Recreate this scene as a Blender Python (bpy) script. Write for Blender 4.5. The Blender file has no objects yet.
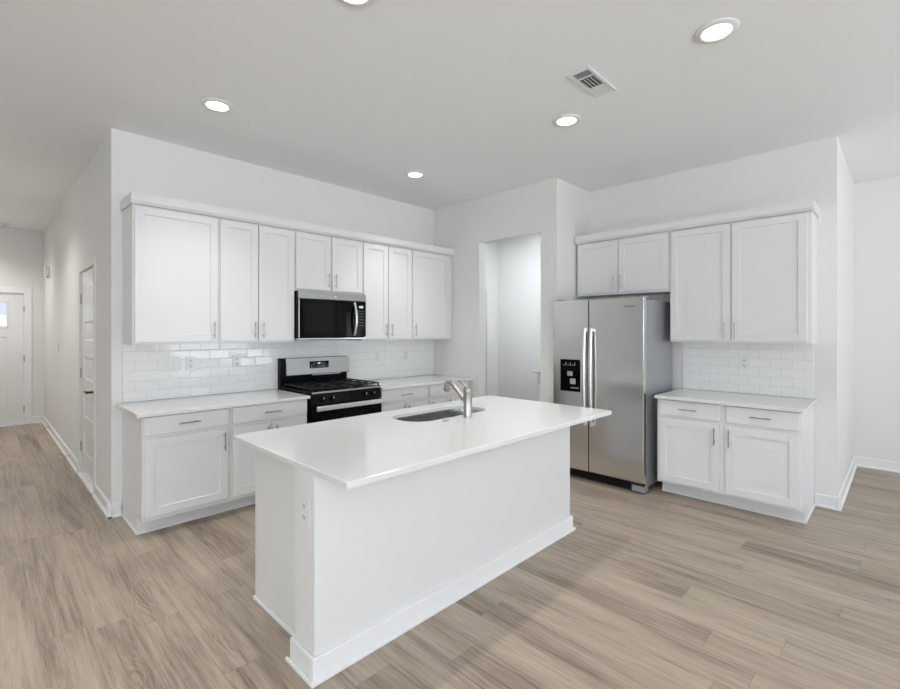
import bpy, bmesh, math, random
from mathutils import Vector, Matrix

# ------------------------------------------------------------------ camera, world, daylight, exposure
S = bpy.context.scene
COL = S.collection
PI = math.pi
H = 3.05                                   # ceiling height
XB, YP, XF, YR, XR, YE = 3.479, -1.856, 4.185, -4.041, 5.931, 5.38

cam_data = bpy.data.cameras.new('camera')
cam = bpy.data.objects.new('camera', cam_data)
COL.objects.link(cam)
cam.location = (-0.7289, -4.4365, 1.4608)
cam.rotation_euler = (PI / 2, 0, 0.7767 - PI / 2)
cam_data.sensor_fit = 'HORIZONTAL'
cam_data.sensor_width = 36.0
cam_data.lens = 463.1388 / 900 * 36.0
cam_data.shift_y = -13.72 / 900
cam_data.clip_start = 0.05
S.camera = cam

S.view_settings.view_transform = 'Standard'
S.view_settings.look = 'None'
S.view_settings.exposure = 0.0
S.view_settings.gamma = 1.0
S.view_settings.use_curve_mapping = False

W = bpy.data.worlds.new('sky')
S.world = W
W.use_nodes = True
wn = W.node_tree
wn.nodes.clear()
wo = wn.nodes.new('ShaderNodeOutputWorld')
wb = wn.nodes.new('ShaderNodeBackground')
wr = wn.nodes.new('ShaderNodeValToRGB')
wt = wn.nodes.new('ShaderNodeTexCoord')
ws = wn.nodes.new('ShaderNodeSeparateXYZ')
wr.color_ramp.elements[0].position = 0.0
wr.color_ramp.elements[0].color = (0.80, 0.88, 1.0, 1)
wr.color_ramp.elements[1].position = 0.35
wr.color_ramp.elements[1].color = (0.30, 0.52, 0.95, 1)
wn.links.new(wt.outputs['Generated'], ws.inputs[0])
wn.links.new(ws.outputs['Z'], wr.inputs[0])
wn.links.new(wr.outputs[0], wb.inputs['Color'])
wb.inputs['Strength'].default_value = 1.0
wn.links.new(wb.outputs[0], wo.inputs[0])

DAY = (0.885, 0.95, 1.0)
LAMP_COLOR = (1.0, 0.98, 0.955, 1)
LAMP_STRENGTH = 48.0           # watts of each kitchen downlight
HALL_FILL_STRENGTH = 78.0
LIVING_FILL_STRENGTH = 80.0
# unseen windows added for daylight: (x0, x1, z0, z1) in the back wall y=-9, (y0, y1, z0, z1) in the left wall x=-5
BACK_WINDOWS = [(-4.2, -2.2, 0.5, 2.5), (-1.2, 0.8, 0.5, 2.5), (2.6, 4.9, 0.1, 2.5)]
LEFT_WINDOWS = [(-8.6, -6.8, 0.5, 2.5), (-6.4, -4.6, 0.5, 2.5)]
BACK_W, LEFT_W = 104.0, 100.0
UP = math.radians(55)
LAMP_BEAM = 98.0


def day_light(loc, rot, sx, sy, watts):
    # lamp standing in for sky and ground light, tilted steeply up to brighten ceiling
    d = bpy.data.lights.new('window_daylight', 'AREA')
    d.shape = 'RECTANGLE'
    d.size, d.size_y, d.energy, d.color = sx, sy, watts, DAY
    o = bpy.data.objects.new('window_daylight', d)
    COL.objects.link(o)
    o.location, o.rotation_euler = loc, rot


for (a, b, c, d) in BACK_WINDOWS:
    day_light(((a + b) / 2, -9.2, (c + d) / 2), (PI / 2 + UP, 0, 0), b - a, d - c, BACK_W)
for (a, b, c, d) in LEFT_WINDOWS:
    day_light((-5.2, (a + b) / 2, (c + d) / 2), (PI / 2 + UP, 0, -PI / 2), b - a, d - c, LEFT_W)

# ------------------------------------------------------------------ materials


def node_mat(name):
    m = bpy.data.materials.new(name)
    m.use_nodes = True
    nt = m.node_tree
    return m, nt, nt.nodes['Principled BSDF']


def plain(name, col, rough=0.5, metal=0.0, spec=0.5, coat=0.0):
    m, nt, b = node_mat(name)
    b.inputs['Base Color'].default_value = (*col, 1)
    b.inputs['Roughness'].default_value = rough
    b.inputs['Metallic'].default_value = metal
    b.inputs['Specular IOR Level'].default_value = spec
    if coat:
        b.inputs['Coat Weight'].default_value = coat
        b.inputs['Coat Roughness'].default_value = 0.05
    return m


def with_noise_bump(m, scale, strength, dist=0.001, detail=2.0, stretch=None):
    nt = m.node_tree
    b = nt.nodes['Principled BSDF']
    tc = nt.nodes.new('ShaderNodeTexCoord')
    n = nt.nodes.new('ShaderNodeTexNoise')
    n.inputs['Scale'].default_value = scale
    n.inputs['Detail'].default_value = detail
    src = tc.outputs['Object']
    if stretch:
        mp = nt.nodes.new('ShaderNodeMapping')
        mp.inputs['Scale'].default_value = stretch
        nt.links.new(src, mp.inputs[0])
        src = mp.outputs[0]
    nt.links.new(src, n.inputs['Vector'])
    bp = nt.nodes.new('ShaderNodeBump')
    bp.inputs['Strength'].default_value = strength
    bp.inputs['Distance'].default_value = dist
    nt.links.new(n.outputs[0], bp.inputs['Height'])
    nt.links.new(bp.outputs[0], b.inputs['Normal'])
    return m


M = {}
M['wall'] = with_noise_bump(plain('wall_paint', (0.80, 0.792, 0.772), 0.6, spec=0.3), 140, 0.12)
M['ceiling'] = with_noise_bump(plain('ceiling_paint', (0.91, 0.91, 0.905), 0.85, spec=0.2), 90, 0.25)
M['trim'] = plain('trim_paint', (0.86, 0.86, 0.855), 0.32)
M['cabinet'] = plain('cabinet_paint', (0.79, 0.79, 0.785), 0.34)
M['door'] = plain('door_paint', (0.80, 0.795, 0.78), 0.22)
M['steel'] = with_noise_bump(plain('stainless_steel', (0.66, 0.66, 0.655), 0.19, 1.0), 60, 0.06, 0.0005, 2, (1, 1, 0.02))
M['panel_steel'] = plain('panel_steel', (0.37, 0.37, 0.365), 0.34, 1.0)
M['steel_side'] = plain('grey_appliance_paint', (0.36, 0.365, 0.37), 0.38, 0.35)
M['bright_steel'] = plain('bright_steel', (0.82, 0.82, 0.82), 0.36, 1.0)
M['nickel'] = plain('brushed_nickel', (0.42, 0.405, 0.385), 0.30, 1.0)
M['pull'] = plain('satin_nickel_pull', (0.42, 0.41, 0.40), 0.32, 1.0)
M['sink'] = plain('sink_steel', (0.36, 0.355, 0.34), 0.24, 1.0)
M['black'] = plain('black_enamel', (0.003, 0.003, 0.0035), 0.22, spec=0.09)
M['black_glass'] = plain('black_glass', (0.0015, 0.0015, 0.002), 0.04, spec=0.12)
M['iron'] = plain('cast_iron', (0.010, 0.010, 0.010), 0.45, spec=0.3)
M['dark'] = plain('dark_plastic', (0.02, 0.02, 0.02), 0.5)
M['grey'] = plain('grey_plastic', (0.45, 0.46, 0.46), 0.35)
M['keys'] = plain('pale_key_print', (0.55, 0.56, 0.57), 0.5)
M['black_metal'] = plain('black_metal', (0.015, 0.014, 0.014), 0.35, 0.6)
M['plate'] = plain('white_plastic', (0.79, 0.79, 0.78), 0.3)
M['slot'] = plain('outlet_slot', (0.12, 0.12, 0.12), 0.6)
M['duct'] = plain('duct_shadow_metal', (0.10, 0.10, 0.10), 0.6)
M['brass'] = plain('spring_metal', (0.62, 0.52, 0.42), 0.35, 0.8)
M['logo'] = plain('logo_print', (0.05, 0.05, 0.055), 0.4)

m, nt, b = node_mat('lamp_lens')
b.inputs['Base Color'].default_value = (0.9, 0.9, 0.9, 1)
b.inputs['Emission Color'].default_value = LAMP_COLOR
b.inputs['Emission Strength'].default_value = 7.0
M['lens'] = m
m, nt, b = node_mat('display_glow')
b.inputs['Base Color'].default_value = (0.3, 0.35, 0.36, 1)
b.inputs['Emission Color'].default_value = (0.8, 0.92, 1.0, 1)
b.inputs['Emission Strength'].default_value = 0.45
M['display'] = m
m, nt, b = node_mat('clear_glass')
nt.nodes.remove(b)
out = nt.nodes['Material Output']
tr = nt.nodes.new('ShaderNodeBsdfTransparent')
gl = nt.nodes.new('ShaderNodeBsdfGlossy')
gl.inputs['Roughness'].default_value = 0.02
fr = nt.nodes.new('ShaderNodeFresnel')
mx = nt.nodes.new('ShaderNodeMixShader')
nt.links.new(fr.outputs[0], mx.inputs[0])
nt.links.new(tr.outputs[0], mx.inputs[1])
nt.links.new(gl.outputs[0], mx.inputs[2])
nt.links.new(mx.outputs[0], out.inputs[0])
M['glass'] = m


def quartz():
    m, nt, b = node_mat('white_quartz')
    tc = nt.nodes.new('ShaderNodeTexCoord')
    n = nt.nodes.new('ShaderNodeTexNoise')
    n.inputs['Scale'].default_value = 220
    n.inputs['Detail'].default_value = 3
    r = nt.nodes.new('ShaderNodeValToRGB')
    r.color_ramp.elements[0].position = 0.30
    r.color_ramp.elements[0].color = (0.71, 0.705, 0.69, 1)
    r.color_ramp.elements[1].position = 0.48
    r.color_ramp.elements[1].color = (0.78, 0.78, 0.77, 1)
    nt.links.new(tc.outputs['Object'], n.inputs['Vector'])
    nt.links.new(n.outputs[0], r.inputs[0])
    nt.links.new(r.outputs[0], b.inputs['Base Color'])
    b.inputs['Roughness'].default_value = 0.13
    return m


M['quartz'] = quartz()


class NG:
    """small helper for math node chains"""
    def __init__(self, nt):
        self.nt = nt

    def _in(self, sock, v):
        if isinstance(v, (int, float)):
            sock.default_value = v
        elif isinstance(v, tuple):
            sock.default_value = v
        else:
            self.nt.links.new(v, sock)

    def m(self, op, a, b=0.0, c=None):
        n = self.nt.nodes.new('ShaderNodeMath')
        n.operation = op
        self._in(n.inputs[0], a)
        self._in(n.inputs[1], b)
        if c is not None:
            self._in(n.inputs[2], c)
        return n.outputs[0]

    def v(self, op, a, b):
        n = self.nt.nodes.new('ShaderNodeVectorMath')
        n.operation = op
        self._in(n.inputs[0], a)
        if op == 'SCALE':
            self._in(n.inputs['Scale'], b)
        else:
            self._in(n.inputs[1], b)
        return n.outputs[0]

    def xyz(self, a, b, c):
        n = self.nt.nodes.new('ShaderNodeCombineXYZ')
        for i, q in enumerate((a, b, c)):
            self._in(n.inputs[i], q)
        return n.outputs[0]


def tile_material():
    """white glazed subway tile: object X runs along the wall, object Z up; each tile sits at a slightly different tilt"""
    m, nt, b = node_mat('subway_tile')
    g = NG(nt)
    tc = nt.nodes.new('ShaderNodeTexCoord')
    sp = nt.nodes.new('ShaderNodeSeparateXYZ')
    nt.links.new(tc.outputs['Object'], sp.inputs[0])
    TW, TH, GR = 0.162, 0.0805, 0.0026
    v = g.m('DIVIDE', sp.outputs['Z'], TH)
    row = g.m('FLOOR', v)
    fv = g.m('FRACT', v)
    off = g.m('MULTIPLY', g.m('FLOORED_MODULO', row, 2.0), 0.5)
    u = g.m('ADD', g.m('DIVIDE', sp.outputs['X'], TW), off)
    colm = g.m('FLOOR', u)
    fu = g.m('FRACT', u)
    du = g.m('MULTIPLY', g.m('MINIMUM', fu, g.m('SUBTRACT', 1.0, fu)), TW)
    dv = g.m('MULTIPLY', g.m('MINIMUM', fv, g.m('SUBTRACT', 1.0, fv)), TH)
    d = g.m('MINIMUM', du, dv)
    mort = g.m('LESS_THAN', d, GR / 2)
    wn_ = nt.nodes.new('ShaderNodeTexWhiteNoise')
    wn_.noise_dimensions = '3D'
    nt.links.new(g.xyz(colm, row, 3.0), wn_.inputs['Vector'])
    tilt = g.v('SCALE', g.v('SUBTRACT', wn_.outputs['Color'], (0.5, 0.5, 0.5)), 0.035)
    # cushioned edge of each tile
    edge = g.m('MINIMUM', g.m('DIVIDE', d, 0.006), 1.0)
    bp = nt.nodes.new('ShaderNodeBump')
    bp.inputs['Strength'].default_value = 0.5
    bp.inputs['Distance'].default_value = 0.0012
    nt.links.new(edge, bp.inputs['Height'])
    nrm = g.v('NORMALIZE', g.v('ADD', bp.outputs[0], tilt), (0, 0, 0))
    nt.links.new(nrm, b.inputs['Normal'])
    mix = nt.nodes.new('ShaderNodeMix')
    mix.data_type = 'RGBA'
    nt.links.new(mort, mix.inputs['Factor'])
    mix.inputs['A'].default_value = (0.86, 0.86, 0.85, 1)
    mix.inputs['B'].default_value = (0.62, 0.615, 0.60, 1)
    nt.links.new(mix.outputs['Result'], b.inputs['Base Color'])
    nt.links.new(g.m('ADD', g.m('MULTIPLY', mort, 0.6), 0.07), b.inputs['Roughness'])
    return m


M['tile'] = tile_material()


def floor_material():
    """wood look planks running along world Y"""
    m, nt, b = node_mat('plank_floor')
    g = NG(nt)
    tc = nt.nodes.new('ShaderNodeTexCoord')
    sp = nt.nodes.new('ShaderNodeSeparateXYZ')
    nt.links.new(tc.outputs['Object'], sp.inputs[0])
    PW, PL = 0.178, 1.50
    u = g.m('DIVIDE', sp.outputs['X'], PW)
    colm = g.m('FLOOR', u)
    fu = g.m('FRACT', u)
    w1 = nt.nodes.new('ShaderNodeTexWhiteNoise')
    w1.noise_dimensions = '1D'
    nt.links.new(colm, w1.inputs['W'])
    v = g.m('ADD', g.m('DIVIDE', sp.outputs['Y'], PL), w1.outputs['Value'])
    row = g.m('FLOOR', v)
    fv = g.m('FRACT', v)
    w2 = nt.nodes.new('ShaderNodeTexWhiteNoise')
    w2.noise_dimensions = '2D'
    nt.links.new(g.xyz(colm, row, 0.0), w2.inputs['Vector'])
    rnd = w2.outputs['Value']
    shift = g.m('MULTIPLY', rnd, 37.0)
    X, Y = sp.outputs['X'], sp.outputs['Y']

    def noise(sx, sy, detail, rough, dist=0.0, extra=0.0):
        n = nt.nodes.new('ShaderNodeTexNoise')
        n.inputs['Scale'].default_value = 1.0
        n.inputs['Detail'].default_value = detail
        n.inputs['Roughness'].default_value = rough
        n.inputs['Distortion'].default_value = dist
        nt.links.new(g.xyz(g.m('MULTIPLY', X, sx), g.m('MULTIPLY', Y, sy), g.m('ADD', shift, extra)), n.inputs['Vector'])
        return n.outputs[0]
    broad = noise(9.0, 0.9, 3, 0.5, 0.6)                 # soft tone drift inside a plank
    streak = noise(60.0, 2.2, 4, 0.6, 0.3, 5.0)          # long darker streaks
    fibre = noise(320.0, 9.0, 3, 0.6, 0.0, 11.0)         # fine fibres
    warp = noise(5.0, 1.6, 3, 0.55, 0.0, 17.0)
    where = noise(4.0, 1.1, 2, 0.5, 0.0, 23.0)
    # cathedral figure: closely spaced rings around the plank's middle, only here and there
    cen = g.m('SUBTRACT', fu, 0.5)
    a_ = g.m('ADD', g.m('MULTIPLY', cen, 1.0), g.m('MULTIPLY', g.m('SUBTRACT', warp, 0.5), 1.3))
    ring = g.m('POWER', g.m('ADD', g.m('MULTIPLY', g.m('SINE', g.m('MULTIPLY', a_, 62.0)), 0.5), 0.5), 3.0)
    mask = g.m('MULTIPLY', g.m('MINIMUM', g.m('MAXIMUM', g.m('MULTIPLY', g.m('SUBTRACT', where, 0.52), 7.0), 0.0), 1.0), g.m('SUBTRACT', 1.0, g.m('MULTIPLY', g.m('ABSOLUTE', cen), 1.7)))
    t = g.m('ADD', g.m('MULTIPLY', broad, 0.34), g.m('MULTIPLY', streak, 0.40))
    t = g.m('ADD', t, g.m('MULTIPLY', fibre, 0.26))
    t = g.m('SUBTRACT', t, g.m('MULTIPLY', g.m('MULTIPLY', ring, mask), 0.13))
    t = g.m('ADD', t, g.m('MULTIPLY', g.m('SUBTRACT', rnd, 0.5), 0.08))
    r = nt.nodes.new('ShaderNodeValToRGB')
    e = r.color_ramp.elements
    e[0].position, e[0].color = 0.33, (0.160, 0.122, 0.090, 1)
    e[1].position, e[1].color = 0.73, (0.56, 0.470, 0.378, 1)
    k = e.new(0.51)
    k.color = (0.39, 0.320, 0.252, 1)
    nt.links.new(t, r.inputs[0])
    du = g.m('MULTIPLY', g.m('MINIMUM', fu, g.m('SUBTRACT', 1.0, fu)), PW)
    dv = g.m('MULTIPLY', g.m('MINIMUM', fv, g.m('SUBTRACT', 1.0, fv)), PL)
    d = g.m('MINIMUM', du, dv)
    seam = g.m('SUBTRACT', 1.0, g.m('MINIMUM', g.m('DIVIDE', d, 0.0022), 1.0))
    mix = nt.nodes.new('ShaderNodeMix')
    mix.data_type = 'RGBA'
    nt.links.new(g.m('MULTIPLY', seam, 0.42), mix.inputs['Factor'])
    nt.links.new(r.outputs[0], mix.inputs['A'])
    mix.inputs['B'].default_value = (0.09, 0.07, 0.052, 1)
    nt.links.new(mix.outputs['Result'], b.inputs['Base Color'])
    bp = nt.nodes.new('ShaderNodeBump')
    bp.inputs['Strength'].default_value = 0.25
    bp.inputs['Distance'].default_value = 0.0015
    nt.links.new(g.m('SUBTRACT', g.m('MULTIPLY', fibre, 0.5), seam), bp.inputs['Height'])
    nt.links.new(bp.outputs[0], b.inputs['Normal'])
    nt.links.new(g.m('ADD', g.m('MULTIPLY', streak, 0.15), 0.36), b.inputs['Roughness'])
    b.inputs['Specular IOR Level'].default_value = 0.4
    return m


M['floor'] = floor_material()

# ------------------------------------------------------------------ mesh helpers


def box(bm, x0, x1, y0, y1, z0, z1, bev=0.0, seg=1):
    r = bmesh.ops.create_cube(bm, size=1.0)
    vs = r['verts']
    for v in vs:
        v.co = Vector(((x0 + x1) / 2 + v.co.x * (x1 - x0), (y0 + y1) / 2 + v.co.y * (y1 - y0), (z0 + z1) / 2 + v.co.z * (z1 - z0)))
    if bev > 0:
        es = list({e for v in vs for e in v.link_edges})
        bmesh.ops.bevel(bm, geom=es, offset=bev, offset_type='OFFSET', segments=seg, profile=0.6, affect='EDGES', clamp_overlap=True)


def tube(bm, pts, radii, n=16, caps=True):
    """circular tube through pts with a radius at each point"""
    pts = [Vector(p) for p in pts]
    rings = []
    up0 = None
    for i, p in enumerate(pts):
        if i == 0:
            t = pts[1] - pts[0]
        elif i == len(pts) - 1:
            t = pts[-1] - pts[-2]
        else:
            t = (pts[i + 1] - pts[i]).normalized() + (pts[i] - pts[i - 1]).normalized()
        t.normalize()
        if up0 is None:
            up0 = Vector((0, 0, 1)) if abs(t.z) < 0.9 else Vector((1, 0, 0))
        s = t.cross(up0).normalized()
        q = s.cross(t).normalized()
        up0 = q
        rr = radii[i] if isinstance(radii, (list, tuple)) else radii
        rings.append([bm.verts.new(p + s * rr * math.cos(2 * PI * k / n) + q * rr * math.sin(2 * PI * k / n)) for k in range(n)])
    for a, b_ in zip(rings, rings[1:]):
        for k in range(n):
            bm.faces.new((a[k], a[(k + 1) % n], b_[(k + 1) % n], b_[k]))
    if caps:
        bm.faces.new(list(reversed(rings[0])))
        bm.faces.new(rings[-1])


def lathe(bm, prof, center=(0, 0, 0), n=32, close=True):
    """profile of (r, z) revolved about z"""
    c = Vector(center)
    rings = [[bm.verts.new(c + Vector((r * math.cos(2 * PI * k / n), r * math.sin(2 * PI * k / n), z))) for k in range(n)] for r, z in prof]
    for a, b_ in zip(rings, rings[1:]):
        for k in range(n):
            bm.faces.new((a[k], a[(k + 1) % n], b_[(k + 1) % n], b_[k]))
    if close:
        bm.faces.new(list(reversed(rings[0])))
        bm.faces.new(rings[-1])


def prism(bm, poly, axis, a, b_):
    """extrude a 2D polygon along axis 'x', 'y' or 'z' from a to b_"""
    def P(p, t):
        return {'x': (t, p[0], p[1]), 'y': (p[0], t, p[1]), 'z': (p[0], p[1], t)}[axis]
    A = [bm.verts.new(P(p, a)) for p in poly]
    B = [bm.verts.new(P(p, b_)) for p in poly]
    n = len(poly)
    for k in range(n):
        bm.faces.new((A[k], A[(k + 1) % n], B[(k + 1) % n], B[k]))
    bm.faces.new(list(reversed(A)))
    bm.faces.new(B)


def obj(name, bm, mat, parent=None, smooth=False, loc=None):
    """link bm as one mesh object; coordinates are in the parent's frame"""
    bmesh.ops.recalc_face_normals(bm, faces=bm.faces)
    me = bpy.data.meshes.new(name)
    bm.to_mesh(me)
    bm.free()
    me.materials.append(M[mat] if isinstance(mat, str) else mat)
    if smooth:
        for p in me.polygons:
            p.use_smooth = True
        try:
            me.set_sharp_from_angle(angle=math.radians(40))
        except Exception:
            pass
    o = bpy.data.objects.new(name, me)
    COL.objects.link(o)
    if parent:
        o.parent = parent
    if loc:
        o.location = loc
    return o


def BM():
    return bmesh.new()


def boxes(name, mat, lst, parent=None, bev=0.0, seg=1):
    bm = BM()
    for q in lst:
        box(bm, *q, bev=bev, seg=seg)
    return obj(name, bm, mat, parent)


def thing(name, label, cat, loc=(0, 0, 0), rotz=0.0, group=None):
    o = bpy.data.objects.new(name, None)
    o.empty_display_size = 0.1
    COL.objects.link(o)
    o.location = loc
    o.rotation_euler = (0, 0, rotz)
    tag(o, label, cat, group)
    return o


def tag(o, label, cat, group=None):
    o['label'] = label
    o['category'] = cat
    if group:
        o['group'] = group
    return o


def struct(name, mat, lst, parent=None, bev=0.0):
    o = boxes(name, mat, lst, parent, bev)
    if not parent:
        o['kind'] = 'structure'
    return o


def sub(name, mesh, parent, loc, rot=(0, 0, 0)):
    o = bpy.data.objects.new(name, mesh)
    COL.objects.link(o)
    o.parent = parent
    o.location = loc
    o.rotation_euler = rot
    return o


# ------------------------------------------------------------------ setting
T = 0.12
struct('floor', 'floor', [(-5.2, 6.2, -9.2, 5.6, -0.1, 0.0)])
struct('ceiling', 'ceiling', [(-5.2, 6.2, -9.2, 5.6, H, H + 0.1)])
struct('wall_kitchen', 'wall', [(0.0, XB, 0.0, T, 0, H)])
DY0, DY1, DZ = 0.735, 1.585, 2.055         # hall door slab
G = 0.004                                  # hidden clearance between wall opening and jamb
struct('wall_hall', 'wall', [(0, T, T, DY0 - G, 0, H), (0, T, DY1 + G, YE, 0, H), (0, T, DY0 - G, DY1 + G, DZ + G, H)])
EX0, EX1, EZ = -1.147, -0.233, 2.045       # entry door
struct('wall_entry', 'wall', [(-1.62, EX0 - G, YE, YE + T, 0, H), (EX1 + G, T, YE, YE + T, 0, H), (EX0 - G, EX1 + G, YE, YE + T, EZ + G, H)])
struct('wall_hall_left', 'wall', [(-1.62, -1.5, 0.5, YE, 0, H)])
struct('wall_living', 'wall', [(-5.0, -1.62, 0.5, 0.62, 0, H)])
OY0, OY1, OZ = -1.658, -0.792, 2.516       # pantry opening
struct('wall_pantry', 'wall', [(XB, XB + T, OY1, 0.57, 0, H), (XB, XB + T, YP, OY0, 0, H), (XB, XB + T, OY0, OY1, OZ, H)])
struct('wall_pantry_return', 'wall', [(XB + T, 5.52, YP, YP + T, 0, H)])
struct('wall_pantry_back', 'wall', [(5.40, 5.52, YP + T, 0.57, 0, H)])
struct('wall_pantry_side', 'wall', [(XB + T, 5.40, 0.45, 0.57, 0, H)])
struct('wall_fridge', 'wall', [(XF, XF + T, YR, YP, 0, H)])
struct('wall_nook', 'wall', [(XF + T, XR, YR, YR + T, 0, H)])
struct('wall_dining', 'wall', [(XR, XR + T, -9.0, YR + T, 0, H)])


def wall_with_windows(name, axis, c0, c1, u0, u1, wins):
    lst = []

    def add(a, b_, z0, z1):
        lst.append((a, b_, c0, c1, z0, z1) if axis == 'x' else (c0, c1, a, b_, z0, z1))
    prev = u0
    for (a, b_, z0, z1) in wins:
        add(prev, a, 0, H)
        add(a, b_, 0, z0)
        add(a, b_, z1, H)
        prev = b_
    add(prev, u1, 0, H)
    struct(name, 'wall', lst)


wall_with_windows('wall_back', 'x', -9.12, -9.0, -5.0, XR + T, BACK_WINDOWS)
wall_with_windows('wall_left', 'y', -5.12, -5.0, -9.0, 0.62, LEFT_WINDOWS)
nw = 0
for (a, b_, z0, z1) in BACK_WINDOWS:
    nw += 1
    mid = (a + b_) / 2
    o = struct('window_%d' % nw, 'trim', [(a, a + .05, -9.1, -9.03, z0, z1), (b_ - .05, b_, -9.1, -9.03, z0, z1), (a, b_, -9.1, -9.03, z0, z0 + .05), (a, b_, -9.1, -9.03, z1 - .05, z1), (mid - .025, mid + .025, -9.1, -9.03, z0, z1)])
for (a, b_, z0, z1) in LEFT_WINDOWS:
    nw += 1
    mid = (a + b_) / 2
    o = struct('window_%d' % nw, 'trim', [(-5.1, -5.03, a, a + .05, z0, z1), (-5.1, -5.03, b_ - .05, b_, z0, z1), (-5.1, -5.03, a, b_, z0, z0 + .05), (-5.1, -5.03, a, b_, z1 - .05, z1), (-5.1, -5.03, mid - .025, mid + .025, z0, z1)])

# baseboards with a shoe moulding
BBH, BBT, SH = 0.105, 0.014, 0.013


def baseboard(name, axis, face, sgn, a, b_):
    """axis: direction it runs along; face: coordinate of the wall face; sgn: which way it stands off"""
    prof = [(0, 0), (sgn * (BBT + SH), 0), (sgn * (BBT + SH), 0.012), (sgn * (BBT + 0.002), 0.022), (sgn * BBT, 0.022), (sgn * BBT, BBH - 0.008), (sgn * BBT * 0.5, BBH), (0, BBH)]
    prof = [(face + sgn * 0.0005 + p, z) for p, z in prof]
    bm = BM()
    prism(bm, prof, axis, a, b_)
    o = obj(name, bm, 'trim')
    o['kind'] = 'structure'


e = BBT + SH
baseboard('baseboard_hall_near', 'y', 0.0, -1, -0.0005 - e, DY0 - 0.06)
baseboard('baseboard_hall_far', 'y', 0.0, -1, DY1 + 0.06, YE)
baseboard('baseboard_kitchen', 'x', 0.0, -1, -e, 0.062)
baseboard('baseboard_entry', 'x', YE, -1, EX1 + 0.095, -e)
baseboard('baseboard_entry_left', 'x', YE, -1, -1.5, EX0 - 0.095)
baseboard('baseboard_pantry_left', 'y', XB, -1, OY1, -0.66)
baseboard('baseboard_pantry_right', 'y', XB, -1, YP, OY0)
baseboard('baseboard_fridge', 'y', XF, -1, YR - e, -3.895)
baseboard('baseboard_nook', 'x', YR, -1, XF - e, XR)
baseboard('baseboard_dining', 'y', XR, -1, -9.0, YR)
baseboard('baseboard_pantry_back', 'y', 5.40, -1, YP + T, 0.45)
baseboard('baseboard_left', 'y', -5.0, 1, -9.0, 0.5)

# hall door: five wide recessed panels, flush casing, black lever, three hinges


def panel_face(bm, along, face, sgn, a0, a1, z0, z1, holes, dep=0.009, slope=0.012, back=0.035):
    """door slab face with recessed rectangles; 'along' is 'x' or 'y'; face coordinate, sgn = outward direction"""
    def P(a, z, d):
        return (a, face - sgn * d, z) if along == 'x' else (face - sgn * d, a, z)
    us = sorted({a0, a1, *[h[0] for h in holes], *[h[1] for h in holes]})
    zs = sorted({z0, z1, *[h[2] for h in holes], *[h[3] for h in holes]})
    cache = {}

    def V(a, z, d=0.0):
        k = (round(a, 5), round(z, 5), round(d, 5))
        if k not in cache:
            cache[k] = bm.verts.new(P(a, z, d))
        return cache[k]
    for i in range(len(us) - 1):
        for j in range(len(zs) - 1):
            cu, cz = (us[i] + us[i + 1]) / 2, (zs[j] + zs[j + 1]) / 2
            if any(h[0] < cu < h[1] and h[2] < cz < h[3] for h in holes):
                continue
            bm.faces.new((V(us[i], zs[j]), V(us[i + 1], zs[j]), V(us[i + 1], zs[j + 1]), V(us[i], zs[j + 1])))
    for (p, q, r, s) in holes:
        o_ = [(p, r), (q, r), (q, s), (p, s)]
        n_ = [(p + slope, r + slope), (q - slope, r + slope), (q - slope, s - slope), (p + slope, s - slope)]
        for k in range(4):
            k2 = (k + 1) % 4
            bm.faces.new((V(*o_[k]), V(*o_[k2]), V(*n_[k2], dep), V(*n_[k], dep)))
        bm.faces.new([V(*t_, dep) for t_ in n_])
    # side skirts: split along grid so that edges match
    for i in range(len(us) - 1):
        for zz in (z0, z1):
            bm.faces.new((V(us[i], zz), V(us[i + 1], zz), V(us[i + 1], zz, back), V(us[i], zz, back)))
    for j in range(len(zs) - 1):
        for aa in (a0, a1):
            bm.faces.new((V(aa, zs[j]), V(aa, zs[j + 1]), V(aa, zs[j + 1], back), V(aa, zs[j], back)))


def hinge(parent, p0, axis_len=0.09, mat='pull', name='hinge'):
    bm = BM()
    tube(bm, [(p0[0], p0[1], p0[2] - axis_len / 2), (p0[0], p0[1], p0[2] + axis_len / 2)], 0.007, 10)
    return obj(name, bm, mat, parent, smooth=True)


bm = BM()
holes = [(DY0 + .115, DY1 - .115, z0, z1) for z0, z1 in ((0.24, 0.44), (0.60, 0.80), (0.98, 1.205), (1.36, 1.555), (1.71, 1.92))]
panel_face(bm, 'y', 0.012, -1, DY0 + .004, DY1 - .004, 0.018, DZ - .004, holes, 0.008, 0.02)
d2 = obj('door_2', bm, 'door')
d2['kind'] = 'structure'
for z in (0.28, 1.03, 1.785):
    hinge(d2, (0.004, DY1 + .004, z), 0.10, 'steel_side')
bm = BM()
tube(bm, [(0.012, DY0 + .065, .905), (-0.004, DY0 + .065, .905)], 0.03, 20)
tube(bm, [(-0.004, DY0 + .065, .905), (-0.052, DY0 + .065, .905)], 0.011, 12)
tube(bm, [(-0.050, DY0 + .052, .905), (-0.054, DY0 + .11, .907), (-0.050, DY0 + .19, .902)], [0.011, 0.012, 0.008], 12)
obj('door_handle', bm, 'black_metal', d2, smooth=True)
struct('trim_1', 'wall', [(-0.012, 0.10, DY0 - .055, DY0, 0, DZ + .055), (-0.012, 0.10, DY1, DY1 + .055, 0, DZ + .055), (-0.012, 0.10, DY0, DY1, DZ, DZ + .055)], bev=0.002)
struct('trim_2', 'trim', [(-0.024, 0.10, DY0, DY1, 0.0, 0.014)])

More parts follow.
